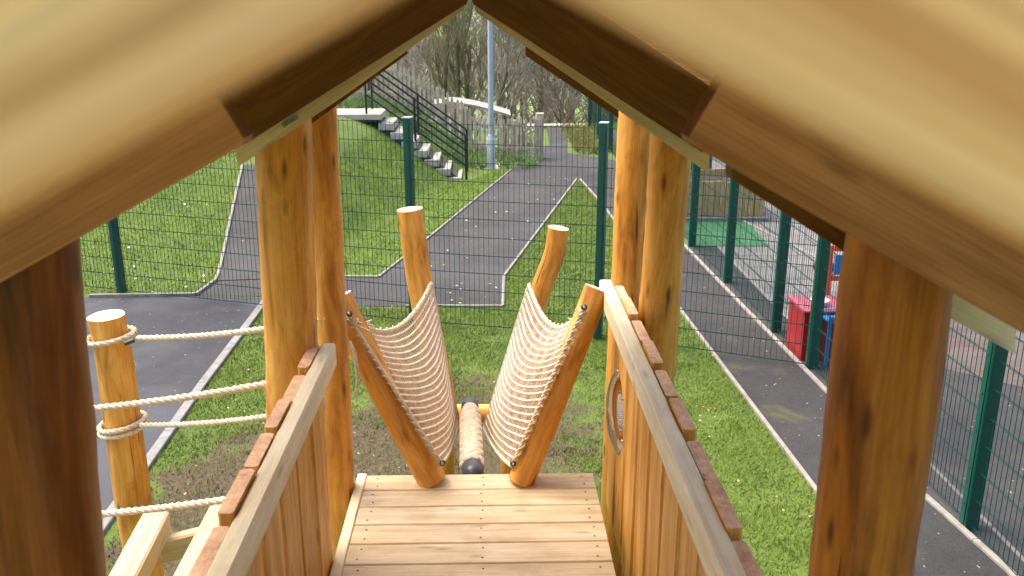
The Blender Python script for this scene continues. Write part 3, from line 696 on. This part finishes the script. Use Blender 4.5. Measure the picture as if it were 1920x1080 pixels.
def fence(nm, label, pts, h, **kw):
    f = thing(nm, label, 'fence', tuple(pts[0]))
    for i, p in enumerate(pts):
        d = V(pts[min(i+1, len(pts)-1)])-V(pts[max(i-1, 0)])
        if kw.get('skip') and i in kw['skip']: continue
        fence_post(p, d, h+.03, f)
    for a, b in zip(pts, pts[1:]):
        d = (V(b)-V(a)).normalized(); mesh_panel(V(a)+d*.04, V(b)-d*.04, h, f)
    return f
p0, p1, p2 = PZ(229, 549), PZ(777, 607), PZ(1121, 634)
ph = p0.lerp(p1, .575); p00 = p0-(p1-p0)*.5; p01 = p0-(p1-p0)
p3 = V((FX, PZ(1523, 690).y, 0))
fence('mesh_fence', 'green welded mesh fence crossing the lawn and paths behind the net bridge', [p01, p00, p0, ph, p1, p2, p3-V((.08, 0, 0))], 2.28, skip=[6])
ry = [27.6, 25.2, 22.8, 20.4, 18.0, 15.7, PZ(1297, 462).y, PZ(1362, 530).y, PZ(1453, 622).y, PZ(1523, 690).y, 7.05, PZ(1812, 990).y, 3.6, 1.2]
rp = [V((PZ(1297, 462).x if y > 13 else np.interp(y, [5.4, 13.2], [PZ(1815, 990).x, PZ(1297, 462).x]), y, 0)) for y in ry]
fence('mesh_fence', 'long green mesh fence beside the mossy path, in front of the toys', rp, 2.28)

# ------------------------------------------------------------------ steps, handrails, lamp post, picket fences
SY0, SY1 = 18.85, 19.95; xa = PY(712, 208, SY0).x; xb = PY(862, 308, SY0).x; NS = 7
top = PY(712, 209, SY0+.5).z; st = thing('stone_steps', 'pale stone steps climbing the grass bank to a concrete landing', 'steps', (xb, SY0, 0))
rise = top/(NS+.3); run = (xb-xa)/NS
for i in range(NS):
    x0 = xa+run*i; z1 = top-rise*(i+1); mb = MB()
    mb.box((x0-.04, (SY0+SY1)/2, z1-.075), (x0+run+.03, (SY0+SY1)/2, z1-.075), SY1-SY0+random.uniform(-.03, .03), .15, V((0, 0, 1)), .012); mb.build('step', M['stone'], st, (x0, SY0, z1))
mb = MB(); mb.poly([V((xa-.05, SY0+.10, top-.14)), V((xb+.02, SY0+.10, .0)), V((xb, SY0+.10, -.2)), V((xa-.05, SY0+.10, -.2))], (0, SY1-SY0-.2, 0)); mb.build('base_wall', plain('dark_step_base', (.11, .09, .065), .9, 0, .4, 5, True, .4), st, (xa, SY0+.1, 0))  # dark brown wedge filling the space below the steps
mb = MB(); mb.box((xa-3.2, (SY0+SY1)/2, top-.06), (xa+.02, (SY0+SY1)/2, top-.06), SY1-SY0+.05, .12, V((0, 0, 1)), .01); mb.build('landing', M['pad'], st, (xa, SY0, top))
def handrail(yy, label, nm='handrail'):
    h = thing(nm, label, 'handrail', (xb, yy, 0), 'black handrails of the stone steps'); sl = (0-top)/(xb-xa)
    bx = xb+.13; tx = xa-.28
    Zt = lambda x: (top if x < xa else max(0, top+sl*(x-xa)))
    for x in (tx, (tx+bx)/2-.03, bx):
        mb = MB(); mb.tube([(x, yy, Zt(x)-.1), (x, yy, Zt(x)+.93)], .024, 10); mb.build('post', M['black'], h, (x, yy, Zt(x)))
    for dz in (.92, .62, .30):
        mb = MB(); q = [(tx-1.6, yy, top+dz+.35), (tx, yy, top+dz+.10), (xa+.1, yy, Zt(xa)+dz+.02), (bx, yy, Zt(bx)+dz)] if False else [(tx, yy, Zt(tx)+dz+.09), (bx, yy, Zt(bx)+dz)]
        mb.tube(q, .021, 8); mb.build('rail', M['black'], h, q[0])
handrail(SY0+.06, 'black three-bar steel handrail on the near side of the stone steps')
handrail(SY1-.06, 'black three-bar steel handrail on the far side of the steps, by the pickets')
lp = PZ(921, 317); lo = thing('lamp_post', 'tall pale grey steel lamp post at the foot of the steps', 'lamp post', tuple(lp))
mb = MB(); mb.tube([lp+V((0, 0, -.1)), lp+V((0, 0, .72)), lp+V((0, 0, .78))], [.088, .088, .062], 20); mb.build('base_section', M['galv'], lo, lp)
mb = MB(); mb.tube([lp+V((0, 0, .785)), lp+V((0, 0, 6.5))], [.062, .045], 18); mb.build('column', M['galv'], lo, lp+V((0, 0, .8)))
mb = MB(); mb.tube([lp+V((0, 0, .66)), lp+V((0, 0, .71))], .0895, 20, cap=False); mb.build('band', M['sticker'], lo, lp+V((0, 0, .68)))
mb = MB(); mb.ell(lp+V((0, -.35, 6.55)), (.13, .45, .08), 14, 8); mb.build('lantern', M['galv'], lo, lp+V((0, 0, 6.5)))
def pickets(nm, label, a, b, step, h, seed, big_end=False):
    f = thing(nm, label, 'picket fence', tuple(a)); a, b = V(a), V(b); L = (b-a).length; d = (b-a).normalized(); n = int(L/step); mb = MB()
    r = random.Random(seed)
    for i in range(n+1):
        p = a+d*(L*i/n); z = hz(p.x, p.y); hh = h*r.uniform(.96, 1.04); w = .032*r.uniform(.85, 1.1); lean = r.uniform(-.025, .025); y = p.y
        x = p.x; q = [(x-w, z+.05), (x+w, z+.05), (x+w+lean, z+hh-.05), (x+lean+w*.2, z+hh), (x+lean-w*.2, z+hh), (x-w+lean, z+hh-.05)]
        mb.poly([V((u, y, v)) for u, v in q], (0, .018, 0), 0, V((0, 0, 1)))
    mb.build('picket_panel', M['picket'], f, a)
    for dz in (.25, h-.22):
        mb = MB(); q = [a+d*(L*i/14) for i in range(15)]
        for u, v in zip(q, q[1:]): mb.box((u.x, u.y+.045, hz(u.x, u.y)+dz), (v.x, v.y+.045, hz(v.x, v.y)+dz), .04, .075, V((0, 0, 1)))
        mb.build('cross_rail', M['picket'], f, a)
    for i in range(0, 4):
        p = a+d*(L*i/3); z = hz(p.x, p.y); mb = MB(); s = .06 if not (big_end and i == 3) else .125
        hh = h-.05 if not (big_end and i == 3) else h+.10
        mb.box((p.x, p.y+.02+s, z-.1), (p.x, p.y+.02+s, z+hh), s*1.5, s*1.5, V((0, 1, 0)), .015); mb.build('post', M['picket'], f, p)
pf = PZ(875, 297); pe = PZ(1012, 299)
pickets('picket_fence', 'level run of weathered picket fence ending in a thick post by path', (pf.x, pf.y, 0), (pe.x, pe.y, 0), .105, .98, 3, True)
pickets('picket_fence', 'weathered picket fence stepping down the bank behind the handrails', (-5.2, 20.9, hz(-5.2, 20.9)), (pf.x-.1, pf.y, 0), .115, .98, 5)

# shelter beyond the pickets
shy = 25.0; c = [PY(x, y, shy) for x, y in ((812, 193), (850, 189), (900, 197), (957, 213))]
sh = thing('shelter', 'low shelter with curved pale roof beyond the picket fence', 'shelter', (c[1].x, shy, c[1].z-2.2))
cc = curve(c, 6); mb = MB(); vs = []
for p in cc:
    for dy, dz in ((-.35, 0), (.5, .05)): vs.append(p+V((0, dy, dz)))
    for dy, dz in ((.5, 0), (-.35, -.055)): vs.append(p+V((0, dy, dz)))
k = len(cc); mb.add(vs, [(4*i+j, 4*i+(j+1) % 4, 4*i+4+(j+1) % 4, 4*i+4+j) for i in range(k-1) for j in range(4)] + [(0, 1, 2, 3), (4*k-1, 4*k-2, 4*k-3, 4*k-4)])
mb.build('roof', M['shelter'], sh, c[0])
for q in (cc[2], cc[8], cc[16]):
    for dy in (-.35, .75):
        mb = MB(); mb.box((q.x, shy+dy, hz(q.x, shy+dy)-.2), (q.x, shy+dy, q.z-.06), .1, .1); mb.build('post', M['picket'], sh, (q.x, shy+dy, q.z-2))

# ------------------------------------------------------------------ playground objects beyond the right fence
fl, fr_ = PZ(1262, 414), PZ(1432, 414)
pl = thing('timber_planter', 'weathered timber plank planter box beyond the green turf mat', 'planter', (fl.x, fl.y, 0)); zt = PY(1350, 340, fl.y).z
for nm, a, b_ in (('front_panel', V((fl.x, fl.y, 0)), V((fr_.x, fl.y, 0))), ('end_panel', V((fr_.x, fl.y+.02, 0)), V((fr_.x, fl.y+1.2, 0))), ('back_panel', V((fl.x, fl.y+1.2, 0)), V((fr_.x-.03, fl.y+1.2, 0)))):
    mb = MB(); n = 9; L = (b_-a).length
    for i in range(n):
        p = a.lerp(b_, (i+.5)/n); mb.box((p.x, p.y, .03), (p.x, p.y, zt+random.uniform(-.02, .02)), .03 if nm == 'end_panel' else L/n-.006, L/n-.006 if nm == 'end_panel' else .03, V((0, 1, 0)))
    mb.build(nm, M['plankwall'], pl, a)
mb = MB(); mb.box((fl.x-.1, fl.y-.09, .04), (fr_.x+.05, fl.y-.09, .04), .1, .07); mb.build('base_sleeper', M['kerb_grey'], pl, fl)
mb = MB(); mb.poly([V((fl.x, fl.y+.03, zt-.1)), V((fr_.x-.03, fl.y+.03, zt-.1)), V((fr_.x-.03, fl.y+1.17, zt-.1)), V((fl.x, fl.y+1.17, zt-.1))], (0, 0, -.05)); mb.build('soil', plain('compost', (.05, .035, .02), .95, 0, .4, 12), pl, fl)
q = PY(1290, 340, 17.0); tb = thing('storage_bin', 'dark teal storage bin with a lid behind the timber planter', 'storage bin', (q.x, 17.0, 0))
mb = MB(); mb.box((q.x, 17.0, 0), (q.x, 17.0, .95), .75, .6, V((0, 1, 0)), .03); mb.build('body', M['teal'], tb, (q.x, 17, 0))
mb = MB(); mb.prism((q.x-.42, 17.0, .955), (q.x+.42, 17.0, .955), [(-.34, 0), (.34, 0), (.34, .05), (.2, .12), (-.34, .16)]); mb.build('lid', M['teal'], tb, (q.x, 17, .95))
# red play table with toys
rt = PZ(1545, 672); rt = V((rt.x+.10, rt.y+.15, 0)); ty = rt.y; tz = PY(1540, 578, ty-.15).z
tt = thing('play_table', 'red toy table with blue tray behind the green fence post', 'toy table', tuple(rt))
x0 = PY(1507, 600, ty-.2).x
for dy in (-.22, .22):
    mb = MB(); mb.poly([V((x0, ty+dy, 0)), V((x0+.55, ty+dy, 0)), V((x0+.55, ty+dy, tz-.03)), V((x0, ty+dy, tz-.03))], (0, .03, 0)); mb.build('side_panel', M['red'], tt, (x0, ty+dy, 0))
mb = MB(); mb.poly([V((x0+.0, ty-.19, .0)), V((x0, ty+.22, .0)), V((x0, ty+.22, tz-.03)), V((x0, ty-.19, tz-.03))], (.03, 0, 0)); mb.build('end_panel', M['red'], tt, (x0, ty, 0))
mb = MB(); mb.box((x0-.02, ty+.015, tz-.012), (x0+.6, ty+.015, tz-.012), .52, .03, V((0, 0, 1)), .008); mb.build('table_top', M['pink'], tt, (x0, ty, tz))
for dx in (.22, .5): mb = MB(); mb.tube([(x0+dx, ty-.33, 0), (x0+dx, ty-.33, tz-.08)], .022, 10); mb.build('leg', M['blue'], tt, (x0+dx, ty-.33, 0))
mb = MB(); mb.prism((x0+.16, ty-.32, tz-.06), (x0+.62, ty-.32, tz-.06), [(-.12, 0), (.12, 0), (.14, .07), (.115, .07), (.1, .02), (-.1, .02), (-.115, .07), (-.14, .07)]); mb.build('tray', M['blue'], tt, (x0+.3, ty-.3, tz))
tm = thing('toy_mixing_bowl', 'small white bowl on the pink table top', 'toy', (x0+.2, ty-.05, tz+.005))
mb = MB(); mb.tube([(x0+.2, ty-.05, tz+.004), (x0+.2, ty-.05, tz+.03), (x0+.2, ty-.05, tz+.06)], [.05, .08, .1], 18); mb.build('bowl', M['white'], tm, (x0+.2, ty-.05, tz))
# easel
ey = 9.75; ex0, ex1 = PY(1557, 500, ey).x, PY(1600, 500, ey).x+.25; ez = PY(1560, 462, ey).z
ea = thing('play_easel', 'orange-red framed toy easel with a blue panel behind the table', 'easel', (ex0, ey, 0))
for x in (ex0, ex1): mb = MB(); mb.box((x, ey, 0), (x, ey+.05, ez), .06, .05, V((0, 1, 0)), .008); mb.build('leg', M['orange'], ea, (x, ey, 0))
for z in (.18, ez-.03, .5): mb = MB(); mb.box((ex0+.03, ey+.02, z), (ex1-.03, ey+.02, z), .045, .06, V((0, 0, 1)), .006); mb.build('crossbar', M['orange'], ea, (ex0, ey, z))
mb = MB()
for i in range(9): mb.tube([(ex0+.04, ey-.01, .56+i*(ez-.64)/9), (ex1-.04, ey-.01, .56+i*(ez-.64)/9)], (ez-.64)/17.5, 10)
mb.build('blue_panel', M['blue'], ea, (ex0, ey, .6))
gx = PY(1541, 540, 10.2).x; gb = thing('toy_bin', 'slim lime toy bin with rounded maroon lid left of the easel', 'toy bin', (gx, 10.2, 0)); gz = PY(1545, 505, 10.2).z
mb = MB(); mb.tube([(gx, 10.2, 0), (gx, 10.2, gz)], [.08, .1], 18); mb.build('body', M['lime'], gb, (gx, 10.2, 0))
mb = MB(); mb.ell((gx, 10.2, gz+.03), (.13, .13, .09), 16, 8); mb.build('lid', M['maroon'], gb, (gx, 10.2, gz))

# ------------------------------------------------------------------ trees
def tree_mesh(seed, h, spread, levels=4, lean=0.0, thin=1.0, stems=1):
    r = random.Random(seed); tr = MB(); cr = MB()
    def grow(p, d, L, rad, lev):
        n = 5 if lev < 2 else 3; pts = [p]; q = p.copy(); dd = d.copy()
        for i in range(n):
            dd = (dd + V((r.uniform(-1, 1), r.uniform(-1, 1), r.uniform(-.4, .8)))*(.10+.05*lev)).normalized(); q = q+dd*(L/n); pts.append(q.copy())
        rs = [max(.007, rad*(1-.55*i/n)) for i in range(n+1)]
        (tr if lev == 0 else cr).tube(pts, rs, (9, 6, 5, 3, 3, 3)[lev], 0, False)
        if lev >= levels: return
        k = (6, 6, 5, 5, 4)[lev]
        for i in range(k):
            t = r.uniform(.28 if lev == 0 else .15, 1.0); idx = min(n-1, int(t*n)); b = pts[idx].lerp(pts[idx+1], t*n-idx)
            az = r.uniform(0, 2*math.pi); tilt = r.uniform(.35, .95)*spread
            x, y, z = frame(dd); nd = (dd*math.cos(tilt)+(y*math.cos(az)+z*math.sin(az))*math.sin(tilt)+V((0, 0, .22))).normalized()
            grow(b, nd, L*r.uniform(.45, .72), max(.008, rs[idx]*r.uniform(.42, .62)), lev+1)
    for s in range(stems):
        d = V((lean+r.uniform(-.25, .25)*(stems > 1)*1.2, r.uniform(-.1, .1), 1)).normalized()
        grow(V((r.uniform(-.25, .25)*(stems > 1), 0, -.2)), d, h*.55*r.uniform(.85, 1.05), h*.017*thin*(.75 if stems > 1 else 1), 0)
    return tr, cr
protos = {}
def tree(kind, px, Yt, sc, rot, label, bark='bark', twig='twig', group='bare trees beyond the fence'):
    p = PY(px, 300, Yt); x = p.x; z = hz(x, Yt)
    t = thing('bare_tree', label, 'tree', (x, Yt, z), group); t.rotation_euler.z = rot; t.scale = (sc, sc, sc)
    if (kind, bark) not in protos:
        tr, cr = tree_mesh(*kind); a = tr.build('trunk', M[bark]); b_ = cr.build('crown', M[twig]); protos[(kind, bark)] = (a, b_); A, B = a, b_
    else:
        a, b_ = protos[(kind, bark)]; A, B = a.copy(), b_.copy(); COL.objects.link(A); COL.objects.link(B)
    A.parent = t; B.parent = t; A.location = B.location = (0, 0, 0); return t
K1 = (11, 11, .95, 4, 0, 1.0, 1); K2 = (23, 12, .7, 4, .05, .9, 3); K3 = (31, 10, .8, 4, -.1, .8, 1); K4 = (47, 9, .9, 4, .1, .7, 1)
tree(K2, 832, 40, 1.15, .4, 'broad many-stemmed olive tree left of the lamp post, behind the shelter', 'ivy_bark', 'twig_olive')
tree(K3, 903, 37, 1.0, 1.2, 'slender straight bare tree just left of the lamp post')
tree(K1, 948, 46, 1.0, 2.0, 'bare tree with spreading limbs just right of the lamp post')
tree(K4, 1000, 42, 1.1, .2, 'slim bare tree midway between lamp post and green fence end')
tree(K3, 1036, 37, .95, 3.0, 'dark slim bare tree right of the thick picket post')
tree(K1, 1062, 40, .9, 4.1, 'bare tree standing nearest the far end of the green fence')
tree(K4, 757, 36, .9, 5.0, 'thin leaning bare tree above the middle of the handrail', )
tree(K3, 728, 41, .9, 2.2, 'dark bare tree above the top of the handrail')
tree(K2, 690, 47, .9, 2.9, 'bare tree partly hidden by the left roof slope', 'ivy_bark', 'twig_olive')
tree(K1, 1120, 44, 1.0, .9, 'bare tree hidden largely behind the right roof slope')
tree(K4, 872, 52, 1.2, 1.0, 'distant pale bare tree between the broad olive tree and lamp post')
tree(K2, 980, 58, 1.0, 3.6, 'distant many-stemmed bare tree right of the lamp post')
# scrub and far woodland
def scrub(name, n, fpos, L, material, label, rad=.012, br=4):
    mb = MB(); r = random.Random(name)
    for i in range(n):
        x, y = fpos(r); z = hz(x, y); l = L*r.uniform(.5, 1.2)
        for k in range(br):
            d = V((r.uniform(-.8, .8), r.uniform(-.8, .8), r.uniform(.5, 1.2))).normalized(); p = V((x, y, z-.05)); q = p+d*l*.5; e = q+(d+V((r.uniform(-.7, .7), r.uniform(-.7, .7), r.uniform(-.5, .4)))).normalized()*l*.5
            mb.tube([p, q, e], [rad, rad*.7, rad*.35], 3, 0, False)
            for _ in range(3):
                t = r.uniform(.2, 1); b_ = q.lerp(e, t); mb.tube([b_, b_+V((r.uniform(-.4, .4), r.uniform(-.4, .4), r.uniform(-.1, .5)))*l*.4], [rad*.5, rad*.25], 3, 0, False)
    return tag(mb.build(name, material), label, 'undergrowth', kind='stuff')
scrub('bramble_scrub', 620, lambda r: (r.uniform(-7.5, 5.5), r.uniform(27.5, 46)), 2.0, M['bramble'], 'brown leafless bramble scrub behind the picket fences', .014, 5)
scrub('weeds', 210, lambda r: (r.uniform(-3.6, 1.0), r.uniform(20.1, 21.9)), .34, plain('weed', (.16, .24, .07), .8, 0, .4, 4), 'green weeds growing at the foot of the picket fences', .012, 6)
scrub('weeds', 170, lambda r: (r.uniform(2.2, 3.0), r.uniform(22.3, 27.5)), .3, plain('yellow_weed', (.20, .20, .05), .8, 0, .3, 4), 'yellowish rough grass along the far end of the green fence', .01, 6)
mb = MB(); r = random.Random(5)
for i in range(620):
    y = r.uniform(75, 430); x = r.uniform(-.30, .24)*y; z = hz(x, y)
    if math.sin(x*.05+y*.021)+.6*math.sin(y*.06+1.7) < -.25 and y > 110: continue
    h = r.uniform(6, 12)
    mb.tube([(x, y, z-.5), (x+r.uniform(-.3, .3), y, z+h*.5)], [.22, .12], 4, 0, False)
    for k in range(16):
        a = r.uniform(0, 6.28); s = r.uniform(.25, .75); p = V((x, y, z+h*s*.6)); q = p+V((math.cos(a)*h*.22, math.sin(a)*h*.22, h*r.uniform(.12, .42)))
        mb.tube([p, q], [.10, .05], 3, 0, False)
        for _ in range(4):
            b_ = p.lerp(q, r.uniform(.3, 1)); mb.tube([b_, b_+V((r.uniform(-1, 1), r.uniform(-1, 1), r.uniform(.1, 1.2)))*h*.13], [.05, .025], 3, 0, False)
tag(mb.build('bare_woodland', M['twig']), 'grey-brown leafless woodland and hedges across the far valley side', 'woodland', kind='stuff')
# houses across the valley
def house(px, py, Yh, w, dpt, hh, wallm, label):
    p = PY(px, py, Yh); x, z = p.x, hz(p.x, Yh)-.3
    h = thing('house', label, 'house', (x, Yh, z), 'houses across the valley'); mb = MB(); mb.box((x, Yh, z), (x, Yh, z+hh), w, dpt, V((0, 1, 0)), .01); wl = mb.build('wall', M[wallm], h, (x, Yh, z))
    mb = MB(); mb.prism((x-w/2-.3, Yh, z+hh+.003), (x+w/2+.3, Yh, z+hh+.003), [(-dpt/2-.4, 0), (dpt/2+.4, 0), (0, dpt*.42)]); rf = mb.build('roof', M['slate'], h, (x, Yh, z+hh))
    mb = MB(); mb.box((x+w*.3, Yh, z+hh), (x+w*.3, Yh, z+hh+dpt*.42+.9), .9, .6, V((0, 1, 0)), .01); mb.build('chimney', M['brick'], rf, (x, Yh, z+hh))
    for i in range(3):
        for j in (0, 1):
            cx = x+(i-1)*w*.3; cz = z+hh*(.28+.44*j); mb = MB(); mb.box((cx-.55, Yh-dpt/2-.01, cz), (cx+.55, Yh-dpt/2-.01, cz), .08, 1.2, V((0, 0, 1)), .005); f = mb.build('window', M['white'], h, (cx, Yh-dpt/2, cz))
            mb = MB(); mb.box((cx-.45, Yh-dpt/2-.06, cz), (cx+.45, Yh-dpt/2-.06, cz), .03, 1.0, V((0, 0, 1)), .005); mb.build('pane', M['glass'], f, (cx, Yh-dpt/2, cz))
house(742, 150, 215, 8, 7, 5.2, 'brick', 'brick house with slate roof, nearest of the far houses above the handrail')
house(712, 140, 235, 9, 7, 5.2, 'render', 'pale rendered house across the valley, behind the leaning bare tree')
house(772, 128, 255, 8, 7, 5.2, 'render', 'pale rendered house across the valley, rightmost of the far houses')
house(735, 112, 280, 10, 7, 5.4, 'brick', 'highest brick house on the far valley side')

# ------------------------------------------------------------------ light
wd = bpy.data.worlds.new('World'); S.world = wd; wd.use_nodes = True; nt = wd.node_tree; bg = nt.nodes['Background']
sd = V((-.42, .22, .87)).normalized(); el = math.asin(sd.z); az = math.atan2(sd.x, sd.y)
sk = nt.nodes.new('ShaderNodeTexSky'); sk.sky_type = 'NISHITA'; sk.sun_disc = False; sk.sun_elevation = el; sk.sun_rotation = az
sk.air_density = 1.0; sk.dust_density = 6.0; sk.ozone_density = .6; sk.altitude = 50
nt.links.new(sk.outputs[0], bg.inputs[0]); bg.inputs[1].default_value = .15
sl = bpy.data.lights.new('sun', 'SUN'); sl.energy = 1.1; sl.angle = math.radians(50); sl.color = (1, .95, .87)
so = bpy.data.objects.new('sun', sl); COL.objects.link(so); so.rotation_euler = (-sd).to_track_quat('-Z', 'Y').to_euler()
S.view_settings.view_transform = 'Standard'; S.view_settings.look = 'None'; S.view_settings.gamma = 1; S.view_settings.exposure = 1.55
for o in S.objects:
    if '_w' in o: del o['_w']
